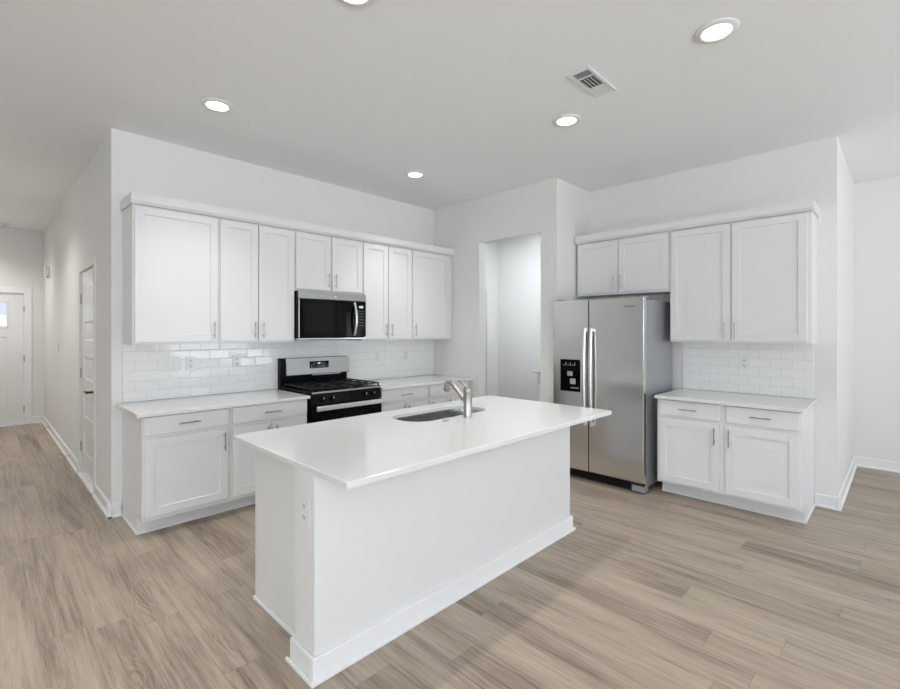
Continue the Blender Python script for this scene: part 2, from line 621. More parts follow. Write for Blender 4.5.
# entry door: row of glass lites over tall panels, seen at the end of the hall
struct('trim_3', 'trim', [(EX0 - .09, EX0, YE - .014, YE + T, 0, EZ + .09), (EX1, EX1 + .09, YE - .014, YE + T, 0, EZ + .09), (EX0, EX1, YE - .014, YE + T, EZ, EZ + .09)], bev=0.002)
struct('trim_4', 'trim', [(EX0, EX1, YE - .03, YE + T, 0, 0.03)])
bm = BM()
LX0, LX1, LZ0, LZ1 = EX0 + .187, EX1 - .187, 1.52, 1.90
panels = []
pw = (LX1 - LX0 - 0.10) / 2
for k in range(2):
    x_ = LX0 + k * (pw + .10)
    panels.append((x_, x_ + pw, 0.34, 1.37))
fr_y = YE + 0.015


lower = BM()
panel_face(lower, 'x', fr_y, -1, EX0 + .004, EX1 - .004, 0.036, LZ0, panels, 0.009, 0.02, 0.04)
for q in ((EX0 + .004, LX0, fr_y, fr_y + .04, LZ0, EZ - .004), (LX1, EX1 - .004, fr_y, fr_y + .04, LZ0, EZ - .004), (LX0, LX1, fr_y, fr_y + .04, LZ1, EZ - .004)):
    box(lower, *q)
box(lower, EX0 + .004, EX1 - .004, fr_y + .035, fr_y + .045, 0.036, LZ0)
d1 = obj('door_1', lower, 'door')
d1['kind'] = 'structure'
boxes('lite_frame', 'door', [(LX0 - .02, LX0 + .012, fr_y - .008, fr_y + .002, LZ0 - .02, LZ1 + .02), (LX1 - .012, LX1 + .02, fr_y - .008, fr_y + .002, LZ0 - .02, LZ1 + .02), (LX0, LX1, fr_y - .008, fr_y + .002, LZ1 - .012, LZ1 + .02), (LX0, LX1, fr_y - .008, fr_y + .002, LZ0 - .02, LZ0 + .012)], d1, 0.001)
boxes('window_pane', 'glass', [(LX0, LX1, fr_y + .018, fr_y + .022, LZ0, LZ1)], d1)
boxes('glazing_bar', 'door', [(LX0 + (LX1 - LX0) * k / 3 - .012, LX0 + (LX1 - LX0) * k / 3 + .012, fr_y + .005, fr_y + .035, LZ0, LZ1) for k in (1, 2)], d1)
for z in (0.25, 1.03, 1.80):
    hinge(d1, (EX1 - .001, YE - .016, z), 0.10, 'pull')
bm = BM()
tube(bm, [(EX0 + .07, fr_y, 0.95), (EX0 + .07, fr_y - .05, 0.95)], [0.028, 0.012], 16)
tube(bm, [(EX0 + .06, fr_y - .05, 0.95), (EX0 + .17, fr_y - .05, 0.95)], 0.009, 12)
obj('door_handle', bm, 'black_metal', d1, smooth=True)

# pantry: a door leaf standing open on the end of a short partition, seen as a thin strip through the opening
PD = Vector((4.251, -0.231, 0))
leaf_dir = Vector((0.7925, 0.6098, 0))
ang = math.atan2(leaf_dir.y, leaf_dir.x)
struct('wall_pantry_partition', 'wall', [(PD.x - 0.16, PD.x - 0.045, PD.y + 0.02, 0.45, 0, H)])
bm = BM()
box(bm, 0.006, 0.72, 0.0, 0.035, 0.012, 2.052, 0.002)
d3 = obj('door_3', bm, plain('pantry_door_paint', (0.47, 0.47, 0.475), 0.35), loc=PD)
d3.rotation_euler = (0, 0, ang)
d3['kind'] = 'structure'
for z in (0.28, 1.05, 1.75):
    hinge(d3, (0.0, 0.0, z), 0.10, 'steel_side')
boxes('gap_shade_strip', 'dark', [(-0.002, 0.0055, 0.008, 0.030, 0.012, 1.80)], d3)  # dark strip standing in for the shaded gap at the hinge edge

# ------------------------------------------------------------------ backsplash (tiled wall faces)
bm = BM()
box(bm, 0.0, XB - 0.004 - 0.072, -0.008, 0.0, 0.0, 0.47, 0.0015)
o = obj('backsplash', bm, 'tile', loc=(0.072, -0.0005, 0.889))
tag(o, 'white glossy subway tile backsplash running behind the range to the doorway wall', 'backsplash')
bm = BM()
box(bm, 0.0, 1.035, -0.008, 0.0, 0.0, 0.47, 0.0015)
o = obj('backsplash', bm, 'tile', loc=(XF - 0.0005, -2.856, 0.889))
o.rotation_euler = (0, 0, -PI / 2)
tag(o, 'white subway tile backsplash panel beside the refrigerator', 'backsplash')

# ------------------------------------------------------------------ cabinets


def pull_mesh():
    bm = BM()
    L, r, st = 0.142, 0.0052, 0.03
    tube(bm, [(0, -st, -L / 2), (0, -st, L / 2)], r, 12)
    for s in (-1, 1):
        tube(bm, [(0, 0, s * L * 0.32), (0, -st, s * L * 0.32)], 0.0045, 10)
    o = obj('pull_source', bm, 'pull', smooth=True)
    me = o.data
    bpy.data.objects.remove(o)
    return me


PULL = pull_mesh()
FT = 0.02       # door thickness


def shaker(bm, x0, x1, z0, z1, yb):
    """framed door with a recessed flat panel; back at y=yb, front at yb-FT"""
    yf = yb - FT
    B, F, D, SL = 0.0018, 0.058, 0.0105, 0.002

    def ring(ins, y):
        return [bm.verts.new(p) for p in ((x0 + ins, y, z0 + ins), (x1 - ins, y, z0 + ins), (x1 - ins, y, z1 - ins), (x0 + ins, y, z1 - ins))]
    rs = [ring(0, yb), ring(0, yf + B), ring(B, yf), ring(F, yf), ring(F + SL, yf + D)]
    for a, c in zip(rs, rs[1:]):
        for k in range(4):
            bm.faces.new((a[k], a[(k + 1) % 4], c[(k + 1) % 4], c[k]))
    bm.faces.new(list(reversed(rs[0])))
    bm.faces.new(rs[-1])


def cabinet(label, loc, rot, w, depth, z0, z1, doors, drawers=(), toe=None, group=None, name='wall_cabinet', cat='cabinet', shoe_ends=(False, False), gap=0.002):
    t = thing(name, label, cat, loc, rot, group)
    boxes('carcass', 'cabinet', [(0.0005, w - 0.0005, -depth, -gap, z0, z1)], t, 0.0015)
    for (a, b_, c, d, hx, hz) in doors:
        bm = BM()
        shaker(bm, a, b_, c, d, -depth - 0.001)
        dr = obj('door', bm, 'cabinet', t)
        sub('handle', PULL, dr, (hx, -depth - 0.001 - FT, hz))
    for (a, b_, c, d) in drawers:
        bm = BM()
        box(bm, a, b_, -depth - 0.001 - FT, -depth - 0.001, c, d, 0.003, 2)
        dr = obj('drawer', bm, 'cabinet', t)
        sub('handle', PULL, dr, ((a + b_) / 2, -depth - 0.001 - FT, (c + d) / 2), (0, PI / 2, 0))
    if toe:
        l, r = (0.012 if shoe_ends[0] else 0), (0.012 if shoe_ends[1] else 0)
        boxes('toe_kick', 'cabinet', [(0.0005, w - 0.0005, -toe, -gap, 0, z0)], t)
        lst = [(-l, w + r, -toe - 0.013, -toe, 0, 0.02)]
        if shoe_ends[0]:
            lst.append((-l, 0.0005, -toe, -0.03, 0, 0.02))
        if shoe_ends[1]:
            lst.append((w - 0.0005, w + r, -toe, -0.03, 0, 0.02))
        boxes('shoe_molding', 'trim', lst, t, 0.002)
    return t


UP_A, UP_B = 'white wall cabinets on the range wall', 'white wall cabinets on the refrigerator wall'
DT, DB = 2.395, 1.373
ZT, ZB = 2.43, 1.356
MT = 1.857
DA = 0.339


def upper(label, x0, x1, doors, zb=ZB, db=DB, wallB=False, group=None, depth=DA):
    """doors given as (x0, x1, handle side) in run coordinates"""
    lst = []
    for (a, b_, side) in doors:
        hx = (b_ - 0.032) if side == 'r' else (a + 0.032)
        lst.append((a - x0, b_ - x0, db, DT, hx - x0, db + 0.095))
    if wallB:
        return cabinet(label, (XF, -x0, 0), -PI / 2, x1 - x0, depth, zb, ZT, lst, group=group)
    return cabinet(label, (x0, 0, 0), 0, x1 - x0, depth, zb, ZT, lst, group=group)


upper('wide single-door white wall cabinet at the hall end of the range wall', 0.071, 0.677, [(0.084, 0.667, 'r')], group=UP_A)
upper('white two-door wall cabinet directly left of the microwave', 0.677, 1.349, [(0.688, 1.001, 'r'), (1.011, 1.341, 'l')], group=UP_A)
upper('short white two-door wall cabinet above the microwave', 1.349, 2.113, [(1.361, 1.728, 'r'), (1.745, 2.104, 'l')], zb=MT - 0.02, db=MT, group=UP_A)
upper('tall white two-door wall cabinet directly right of the microwave', 2.113, 2.797, [(2.123, 2.444, 'r'), (2.455, 2.788, 'l')], group=UP_A)
upper('white single-door wall cabinet in the corner by the doorway wall', 2.797, 3.474, [(2.806, 3.400, 'l')], group=UP_A)

upper('short white two-door wall cabinet above the refrigerator', 1.872, 2.845, [(1.888, 2.338, 'r'), (2.347, 2.834, 'l')], zb=1.835, db=1.857, wallB=True, group=UP_B, depth=0.312)
upper('tall white two-door wall cabinet right of the refrigerator over the tile', 2.845, 3.913, [(2.855, 3.347, 'r'), (3.363, 3.884, 'l')], wallB=True, group=UP_B, depth=0.312)


def crown(label, loc, rot, L, depth, ends):
    pr = 0.016
    bm = BM()
    a = -pr if ends[0] else 0
    b_ = L + (pr if ends[1] else 0)
    # front board, then end returns back to the wall
    y0, y1 = -depth - 0.050, -depth - 0.023
    fp = [(-depth - 0.0225, 2.407), (-depth - 0.030, 2.407), (-depth - 0.042, 2.420), (-depth - 0.050, 2.428), (-depth - 0.050, 2.486), (-depth - 0.0225, 2.486)]
    prism(bm, fp, 'x', a, b_)
    if ends[0]:
        box(bm, a, -0.001, y1, -0.002, 2.407, 2.486, 0.002)
    if ends[1]:
        box(bm, L + 0.001, b_, y1, -0.002, 2.407, 2.486, 0.002)
    box(bm, 0, L, y1 + 0.0005, -0.003, ZT + 0.002, ZT + 0.012)
    o = obj('crown_molding', bm, 'cabinet', loc=loc)
    o.rotation_euler = (0, 0, rot)
    return tag(o, label, 'molding')


crown('white crown board along the top of the range wall cabinets', (0.071, 0, 0), 0, 3.474 - 0.071, DA, (True, False))
crown('white crown board along the top of the refrigerator wall cabinets', (XF, -1.872, 0), -PI / 2, 3.913 - 1.872, 0.312, (False, True))

# base cabinets
BZ0, BZ1 = 0.115, 0.862
DWB, DWT, DRB, DRT = 0.150, 0.697, 0.724, 0.852
BA = 'white base cabinets on the range wall'
BD = 0.634


def base(label, x0, x1, drawers, doors, depth, toe, wallB=False, ends=(False, False), dz=0.0):
    D = []
    for (a, b_, side) in doors:
        hx = (b_ - 0.03) if side == 'r' else (a + 0.03)
        D.append((a - x0, b_ - x0, DWB - dz, DWT - dz, hx - x0, DWT - dz - 0.092))
    R = [(a - x0, b_ - x0, DRB - dz * .5, DRT) for a, b_ in drawers]
    loc, rot = ((XF, -x0, 0), -PI / 2) if wallB else ((x0, 0, 0), 0)
    return cabinet(label, loc, rot, x1 - x0, depth, BZ0, BZ1, D, R, toe, None if wallB else BA, 'base_cabinet', 'cabinet', ends)


base('white base cabinet with one drawer over one wide door at the hall end', 0.069, 0.660, [(0.078, 0.645)], [(0.080, 0.640, 'r')], BD, 0.51, ends=(True, False))
base('white base cabinet with drawer and two doors directly left of the range', 0.660, 1.322, [(0.675, 1.312)], [(0.675, 0.987, 'r'), (0.997, 1.312, 'l')], BD, 0.51)
base('white base cabinet with drawer and two doors directly right of the range', 2.112, 2.782, [(2.131, 2.766)], [(2.131, 2.443, 'r'), (2.453, 2.766, 'l')], BD, 0.51)
base('white base cabinet in the corner by the doorway wall', 2.782, 3.474, [(2.800, 3.340)], [(2.800, 3.066, 'l'), (3.076, 3.340, 'l')], BD, 0.51)
base('white base cabinet with two drawers and two doors right of the refrigerator', 2.850, 3.893, [(2.871, 3.356), (3.402, 3.877)], [(2.872, 3.348, 'r'), (3.394, 3.874, 'l')], 0.645, 0.523, wallB=True, ends=(False, True), dz=0.012)

# ------------------------------------------------------------------ countertops
CZ0, CZ1 = 0.8625, 0.888


def slab(label, x0, x1, y0, y1):
    bm = BM()
    box(bm, x0, x1, y0, y1, CZ0, CZ1, 0.003, 2)
    return tag(obj('countertop', bm, 'quartz'), label, 'countertop')


slab('white quartz countertop left of the range', 0.028, 1.322, -0.695, -0.010)
slab('white quartz countertop right of the range', 2.112, XB - 0.003, -0.695, -0.010)
slab('white quartz countertop beside the refrigerator', 3.484, XF - 0.010, -3.913, -2.846)

# ------------------------------------------------------------------ island
IX0, IX1, IY0, IY1 = 0.250, 2.308, -2.685, -1.905
isl = thing('kitchen_island', 'white kitchen island with flat front panel and tall base board', 'island', (1.28, -2.3, 0))


def ib(name, mat, lst, bev=0.0):
    return boxes(name, mat, [(a - 1.28, b_ - 1.28, c + 2.3, d + 2.3, z0, z1) for a, b_, c, d, z0, z1 in lst], isl, bev)


SX0, SX1, SY0, SY1 = 1.165, 1.905, -2.285, -1.955      # sink opening (placed under the top)
ib('front_panel', 'cabinet', [(IX0, IX1, IY0, -2.512, 0, CZ0 - .001)], 0.002)
ib('end_panel', 'cabinet', [(0.330, 0.350, -2.511, IY1, 0, CZ0 - .001)], 0.001)
ib('body', 'cabinet', [(0.351, IX1 - .021, IY1 - .020, IY1 - .0005, 0.0, CZ0 - .001), (IX1 - .02, IX1, -2.511, IY1, 0, CZ0 - .001), (0.351, IX1 - .021, -2.511, IY1 - .021, 0.05, 0.07)], 0.0)
ib('base_board', 'trim', [(IX0 - .016, IX1 + .018, IY0 - .016, IY0 - .0005, 0, 0.105), (IX0 - .016, IX0 - .0005, IY0 - .0005, -2.497, 0, 0.105), (IX1 + .0005, IX1 + .018, IY0 - .0005, IY1, 0, 0.105)], 0.0025)
ib('shoe_molding', 'trim', [(IX0 - .029, IX1 + .031, IY0 - .029, IY0 - .0165, 0, 0.02), (IX0 - .029, IX0 - .0165, IY0 - .0165, -2.480, 0, 0.02), (IX1 + .0185, IX1 + .031, IY0 - .0165, IY1, 0, 0.02), (0.318, 0.3295, -2.511, IY1, 0, 0.022)], 0.003)

# island top with a cut-out for the sink


def rounded_rect(x0, x1, y0, y1, r, n=8):
    pts = []
    for cx_, cy_, a0 in ((x1 - r, y0 + r, -PI / 2), (x1 - r, y1 - r, 0), (x0 + r, y1 - r, PI / 2), (x0 + r, y0 + r, PI)):
        for k in range(n + 1):
            a = a0 + PI / 2 * k / n
            pts.append((cx_ + r * math.cos(a), cy_ + r * math.sin(a)))
    return pts


def slab_with_hole(outer, inner, z0, z1, bev):
    """closed slab: outer and inner loops of the same length, counter-clockwise, matched index by index"""
    bm = BM()
    n = len(outer)

    def inset(loop, d):
        cx_ = sum(p[0] for p in loop) / n
        cy_ = sum(p[1] for p in loop) / n
        ex = max(p[0] for p in loop) - cx_
        ey = max(p[1] for p in loop) - cy_
        return [(cx_ + (p[0] - cx_) * (1 - d / ex), cy_ + (p[1] - cy_) * (1 - d / ey)) for p in loop]

    def ring(loop, z):
        return [bm.verts.new((p[0], p[1], z)) for p in loop]
    oi = inset(outer, bev)
    ii = inset(inner, -bev)
    seq = [ring(inner, z0), ring(outer, z0), ring(outer, z1 - bev), ring(oi, z1), ring(ii, z1), ring(inner, z1 - bev)]
    m_ = len(seq)
    for i in range(m_):
        a, c = seq[i], seq[(i + 1) % m_]
        for k in range(n):
            bm.faces.new((a[k], a[(k + 1) % n], c[(k + 1) % n], c[k]))
    return bm


TX0, TX1, TY0, TY1 = 0.247, 2.456, -2.937, -1.803
hole = rounded_rect(SX0, SX1, SY0, SY1, 0.14, 10)
rim = rounded_rect(TX0, TX1, TY0, TY1, 0.012, 10)
bm = slab_with_hole(rim, hole, CZ0, CZ1, 0.003)
tag(obj('countertop', bm, 'quartz'), 'large white quartz island top with a sink cut into it', 'countertop')

# sink bowl under the cut-out
snk = thing('kitchen_sink', 'stainless undermount sink set into the island top', 'sink', (1.535, -2.11, 0.66))
bm = BM()
rings = []
for (ins, z, r) in ((-0.015, CZ0 - 0.001, 0.15), (0.004, CZ0 - 0.001, 0.14), (0.006, CZ0 - 0.02, 0.14), (0.016, 0.72, 0.13), (0.05, 0.685, 0.10), (0.30 * 0.5, 0.678, 0.03)):
    rings.append([bm.verts.new((p[0] - 1.535, p[1] + 2.11, z - 0.66)) for p in rounded_rect(SX0 + ins, SX1 - ins, SY0 + ins, SY1 - ins, r, 10)])
n = len(rings[0])
for a, c in zip(rings, rings[1:]):
    for k in range(n):
        bm.faces.new((a[k], a[(k + 1) % n], c[(k + 1) % n], c[k]))
bm.faces.new(rings[-1])
bowl = obj('bowl', bm, 'sink', snk, smooth=True)
bm = BM()
lathe(bm, [(0.045, 0.0), (0.045, 0.004), (0.036, 0.005), (0.034, 0.001), (0.010, 0.001)], (0, 0, 0.0185), 24)
obj('drain', bm, 'bright_steel', snk, smooth=True)

# faucet
FX, FY, FZ = 1.549, -2.362, CZ1
fct = thing('faucet', 'brushed nickel single-lever pull-out faucet on the island top', 'faucet', (FX, FY, FZ))
bm = BM()
lathe(bm, [(0.030, 0.0005), (0.030, 0.004), (0.028, 0.006), (0.028, 0.150), (0.0265, 0.152), (0.0265, 0.155), (0.028, 0.157), (0.028, 0.190), (0.025, 0.194), (0.012, 0.195)], (0, 0, 0), 32)
obj('body', bm, 'nickel', fct, smooth=True)
bm = BM()
tube(bm, [(0, 0.012, 0.098), (0, 0.05, 0.130), (0, 0.115, 0.188), (0, 0.152, 0.215), (0, 0.172, 0.218)], [0.0155, 0.0155, 0.0165, 0.018, 0.019], 20)
obj('spout', bm, 'nickel', fct, smooth=True)
bm = BM()
tube(bm, [(0, 0.160, 0.226), (0, 0.172, 0.222), (0, 0.186, 0.200), (0, 0.194, 0.165), (0, 0.196, 0.155)], [0.010, 0.019, 0.023, 0.024, 0.020], 20)
obj('spray_head', bm, 'nickel', fct, smooth=True)
bm = BM()
tube(bm, [(0, 0.004, 0.192), (0, 0.030, 0.213), (0, 0.078, 0.238)], [0.010, 0.0075, 0.0085], 12)
obj('lever', bm, 'nickel', fct, smooth=True)

bm = BM()
lathe(bm, [(0.021, 0.0005), (0.021, 0.003), (0.019, 0.0045), (0.016, 0.0045), (0.0155, 0.003), (0.014, 0.0045), (0.004, 0.005)], (0, 0, 0), 28)
o = obj('air_switch_button', bm, 'nickel', smooth=True, loc=(1.352, -2.352, CZ1))
tag(o, 'small round metal button set in the island top near the sink front', 'button')

# ------------------------------------------------------------------ range
RX0, RX1 = 1.340, 2.098
rng = thing('gas_range', 'black and stainless freestanding gas range between the base cabinets', 'stove', (RX0, 0, 0))
RW = RX1 - RX0
RF = -0.668
boxes('body', 'black', [(0, RW, RF, -0.012, 0.03, 0.893)], rng, 0.002)
boxes('cooktop', 'black', [(-0.001, RW + .001, RF - 0.018, -0.09, 0.894, 0.914)], rng, 0.005, 2)
boxes('front_trim', 'steel_side', [(0.0, RW, RF - 0.024, RF - 0.0185, 0.896, 0.911)], rng, 0.002)
bk = boxes('backguard', 'black', [(0.0, RW, -0.078, -0.012, 0.894, 1.188)], rng, 0.006, 2)
bm = BM()
prism(bm, [(-0.079, 1.186), (-0.100, 1.184), (-0.118, 1.022), (-0.108, 1.016), (-0.079, 1.016)], 'x', 0.045, RW + 0.002)
obj('steel_panel', bm, 'panel_steel', bk)


def on_panel(x, z):          # point on the sloping front of the backguard panel
    return -0.100 - (1.184 - z) / 0.162 * 0.018


bm = BM()
za, zb_ = 1.148, 1.078
prism(bm, [(on_panel(0, za) - .0005, za), (on_panel(0, za) - .002, za), (on_panel(0, zb_) - .002, zb_), (on_panel(0, zb_) - .0005, zb_)], 'x', 0.295, 0.515)
cpn = obj('control_panel', bm, 'black_glass', bk)
bm = BM()
box(bm, 0.385, 0.415, on_panel(0, 1.126) - .0035, on_panel(0, 1.126) - .0022, 1.117, 1.135)
obj('display', bm, 'display', bk)
bm = BM()
random.seed(3)
for row, z in ((0, 1.128), (1, 1.113), (2, 1.097), (3, 1.087)):
    for k in range(9):
        x = 0.312 + k * 0.0235
        if 0.375 < x < 0.425 and row < 2:
            continue
        if random.random() < 0.25:
            continue
        box(bm, x, x + 0.010, on_panel(0, z) - .0032, on_panel(0, z) - .0021, z - .002, z + .002)
obj('key_print', bm, 'keys', bk)
# black glass strip and vent slot below the steel panel
boxes('vent_strip', 'bright_steel', [(0.33, 0.66, -0.104, -0.092, 1.006, 1.013)], bk, 0.001)

# burners and grates
for (bx, by, r) in ((0.17, -0.20, 0.04), (0.60, -0.20, 0.036), (0.17, -0.50, 0.046), (0.60, -0.50, 0.05), (0.387, -0.35, 0.042)):
    bm = BM()
    lathe(bm, [(r * 1.25, 0), (r * 1.25, 0.008), (r, 0.010), (r, 0.016), (r * 0.4, 0.018)], (bx, by, 0.9145), 20)
    obj('burner', bm, 'iron', rng, smooth=True)
gz0, gz1 = 0.932, 0.944
for (g0, g1) in ((0.018, 0.262), (0.266, 0.508), (0.512, 0.756)):
    bm = BM()
    y0, y1 = -0.655, -0.105
    wv_ = 0.011
    for y in (y0, (y0 + y1) / 2 - wv_ / 2, y1 - wv_):
        box(bm, g0, g1, y, y + wv_, gz0, gz1, 0.0015)
    for x in (g0, g1 - wv_):
        box(bm, x, x + wv_, y0, y1, gz0, gz1, 0.0015)
    gc = (g0 + g1) / 2
    box(bm, gc - wv_ / 2, gc + wv_ / 2, y0, y1, gz0 + .001, gz1 + .001, 0.0015)
    for y in (y0 + .13, y1 - .14):
        box(bm, g0, g1, y, y + wv_, gz0 + .0005, gz1 + .0005, 0.0015)
    for x in (g0, g1 - wv_):
        for y in (y0, y1 - wv_):
            box(bm, x, x + wv_, y, y + wv_, 0.9145, gz0 + .003)
    obj('grate', bm, 'iron', rng)
# front: sloped control strip with knobs, oven door with towel-bar handle, drawer
bm = BM()
prism(bm, [(RF - .0005, 0.892), (RF - .016, 0.888), (RF - .034, 0.798), (RF - .0005, 0.798)], 'x', 0.002, RW - 0.002)
pf = obj('knob_panel', bm, 'black_glass', rng)
nrm = Vector((0, -0.09, 0.018)).normalized()
for x in (0.10, 0.20, 0.56, 0.655):
    bm = BM()
    p = Vector((x, RF - 0.0255, 0.845))
    tube(bm, [p, p + nrm * 0.008, p + nrm * 0.009, p + nrm * 0.028], [0.026, 0.026, 0.020, 0.017], 24)
    kb = obj('knob', bm, 'black', rng, smooth=True)
    bm = BM()
    box(bm, x - 0.0025, x + 0.0025, RF - 0.0565, RF - 0.053, 0.845, 0.866)
    obj('knob_mark', bm, 'grey', kb)
od = boxes('oven_door', 'black', [(0.004, RW - 0.004, RF - 0.036, RF - 0.0015, 0.215, 0.792)], rng, 0.004, 2)
boxes('door_glass', 'black_glass', [(0.085, RW - 0.085, RF - 0.0385, RF - 0.0365, 0.30, 0.70)], od, 0.001)
boxes('steel_strip', 'steel', [(0.004, RW - 0.004, RF - 0.0385, RF - 0.0365, 0.216, 0.255)], od)
bm = BM()
box(bm, 0.018, RW - 0.018, RF - 0.088, RF - 0.070, 0.748, 0.790, 0.006, 3)
for x in (0.045, RW - 0.065):
    box(bm, x, x + 0.02, RF - 0.071, RF - 0.0365, 0.752, 0.776, 0.003)
obj('oven_handle', bm, 'bright_steel', od)
boxes('storage_drawer', 'black', [(0.004, RW - 0.004, RF - 0.030, RF - 0.0015, 0.06, 0.205)], rng, 0.004, 2)
for (x, y) in ((0.05, -0.6), (RW - 0.05, -0.6), (0.05, -0.08), (RW - 0.05, -0.08)):
    bm = BM()
    lathe(bm, [(0.02, 0), (0.02, 0.01), (0.012, 0.012), (0.012, 0.031)], (x, y, 0), 12)
    obj('foot', bm, 'dark', rng, smooth=True)

# ------------------------------------------------------------------ microwave
MX0, MX1, MZ0, MZ1, MF = 1.3515, 2.1105, 1.388, MT - 0.021, -0.385
mw = thing('microwave', 'black and stainless over-the-range microwave under the short cabinet', 'microwave', (MX0, 0, MZ0))
MW, MH = MX1 - MX0, MZ1 - MZ0
boxes('body', 'black', [(0, MW, MF, -0.012, 0.004, MH)], mw, 0.002)
boxes('top_vent_strip', 'panel_steel', [(0, MW, MF - 0.030, MF - 0.001, MH - 0.072, MH)], mw, 0.003)
md = boxes('door', 'black_glass', [(0.004, 0.628, MF - 0.030, MF - 0.001, 0.012, MH - 0.075)], mw, 0.003)
boxes('window', plain('microwave_window', (0.002, 0.002, 0.0025), 0.05, spec=0.16), [(0.06, 0.50, MF - 0.0315, MF - 0.0305, 0.055, MH - 0.12)], md)
boxes('door_edge', 'bright_steel', [(0.0045, 0.011, MF - 0.0315, MF - 0.0302, 0.012, MH - 0.075)], md)
boxes('side_panel', 'black', [(-0.0015, 0.0, MF - 0.0295, -0.013, 0.004, MH - 0.0005)], mw)
pts, rad = [], []
for k in range(13):
    f_ = k / 12
    z = 0.03 + f_ * (MH - 0.12)
    pts.append((0.612, MF - 0.034 - 0.042 * math.sin(PI * f_) ** 0.8, z))
    rad.append(0.013)
bm = BM()
tube(bm, pts, rad, 14)
obj('handle', bm, 'bright_steel', md, smooth=True)
cp = boxes('control_panel', 'black_glass', [(0.632, MW - 0.002, MF - 0.030, MF - 0.001, 0.012, MH - 0.075)], mw, 0.002)
boxes('display', 'display', [(0.672, 0.722, MF - 0.0315, MF - 0.0305, MH - 0.142, MH - 0.118)], cp)
KEY_DIM = plain('dim_key_print', (0.22, 0.22, 0.22), 0.5)
for r_ in range(6):
    for c_ in range(3):
        x = 0.662 + c_ * 0.026
        z = MH - 0.175 - r_ * 0.030
        boxes('key', KEY_DIM, [(x, x + 0.013, MF - 0.0315, MF - 0.0305, z, z + 0.007)], cp)
boxes('bottom_trim', 'steel', [(0, MW, MF - 0.032, MF + 0.05, -0.010, 0.0035)], mw, 0.002)
bm = BM()
bmesh.ops.create_uvsphere(bm, u_segments=16, v_segments=8, radius=1.0, matrix=Matrix.Translation((MW * 0.52, MF - 0.0302, MH - 0.040)) @ Matrix.Diagonal((0.016, 0.0012, 0.006, 1)))
obj('badge', bm, 'plate', mw, smooth=True)

# ------------------------------------------------------------------ refrigerator (front faces -X); local: x across the front, y depth
FRY0 = -1.866
frg = thing('refrigerator', 'stainless side-by-side refrigerator with dispenser, beside the doorway wall', 'refrigerator', (XF, FRY0, 0), -PI / 2)
FW = 2.784 - 1.866
FD = -(XF - 3.400)          # door front plane, local y
BF = FD + 0.068             # front of the box behind the doors
boxes('cabinet', 'steel_side', [(0.006, FW - 0.006, BF, -0.06, 0.045, 1.745)], frg, 0.004)
SEAM = 2.254 - 1.866


def fridge_door(name, x0, x1, cut=None):
    z0, z1 = 0.100, 1.763
    bm = BM()
    if not cut:
        box(bm, x0, x1, FD, BF - 0.008, z0, z1, 0.007, 3)
    else:
        a, b_, c, d = cut
        for q in ((x0, a, z0, z1), (b_, x1, z0, z1), (a, b_, z0, c), (a, b_, d, z1)):
            box(bm, q[0], q[1], FD + .0, BF - 0.008, q[2], q[3])
        box(bm, a, b_, FD + 0.05, BF - 0.008, c, d)
        bmesh.ops.remove_doubles(bm, verts=bm.verts, dist=1e-5)
    return obj(name, bm, 'steel', frg)


DC = (0.080, 0.302, 0.858, 1.176)
fz = fridge_door('freezer_door', 0.0, SEAM - 0.003, DC)
fd = fridge_door('fridge_door', SEAM + 0.003, FW)
# dispenser: black fascia above an open recess with grey paddles and a drip tray
a, b_, c, d = DC
dsp = boxes('dispenser', 'black', [(a + .001, b_ - .001, FD - 0.003, FD + 0.045, d - 0.115, d - .001), (a + .001, a + 0.016, FD - 0.003, FD + 0.045, c + .001, d - 0.114), (b_ - 0.016, b_ - .001, FD - 0.003, FD + 0.045, c + .001, d - 0.114), (a + 0.015, b_ - 0.015, FD - 0.003, FD + 0.045, c + .001, c + 0.03), (a + .015, b_ - .015, FD + 0.038, FD + 0.049, c + .03, d - .114)], frg, 0.001)
boxes('paddle', 'grey', [(a + 0.070, a + 0.130, FD + 0.012, FD + 0.020, d - 0.165, d - 0.118)], dsp, 0.003)
boxes('paddle', 'grey', [(a + 0.105, a + 0.165, FD + 0.004, FD + 0.012, d - 0.245, d - 0.190)], dsp, 0.003)
boxes('drip_tray', 'steel_side', [(a + 0.11, b_ - 0.018, FD + 0.004, FD + 0.036, c + 0.031, c + 0.040)], dsp, 0.001)
for k in range(6):
    boxes('indicator', 'keys', [(a + 0.038 + k * 0.024, a + 0.046 + k * 0.024, FD - 0.0042, FD - 0.0032, d - 0.060, d - 0.052)], dsp)
    if k % 2:
        boxes('indicator', 'keys', [(a + 0.038 + k * 0.024, a + 0.048 + k * 0.024, FD - 0.0042, FD - 0.0032, d - 0.042, d - 0.034)], dsp)
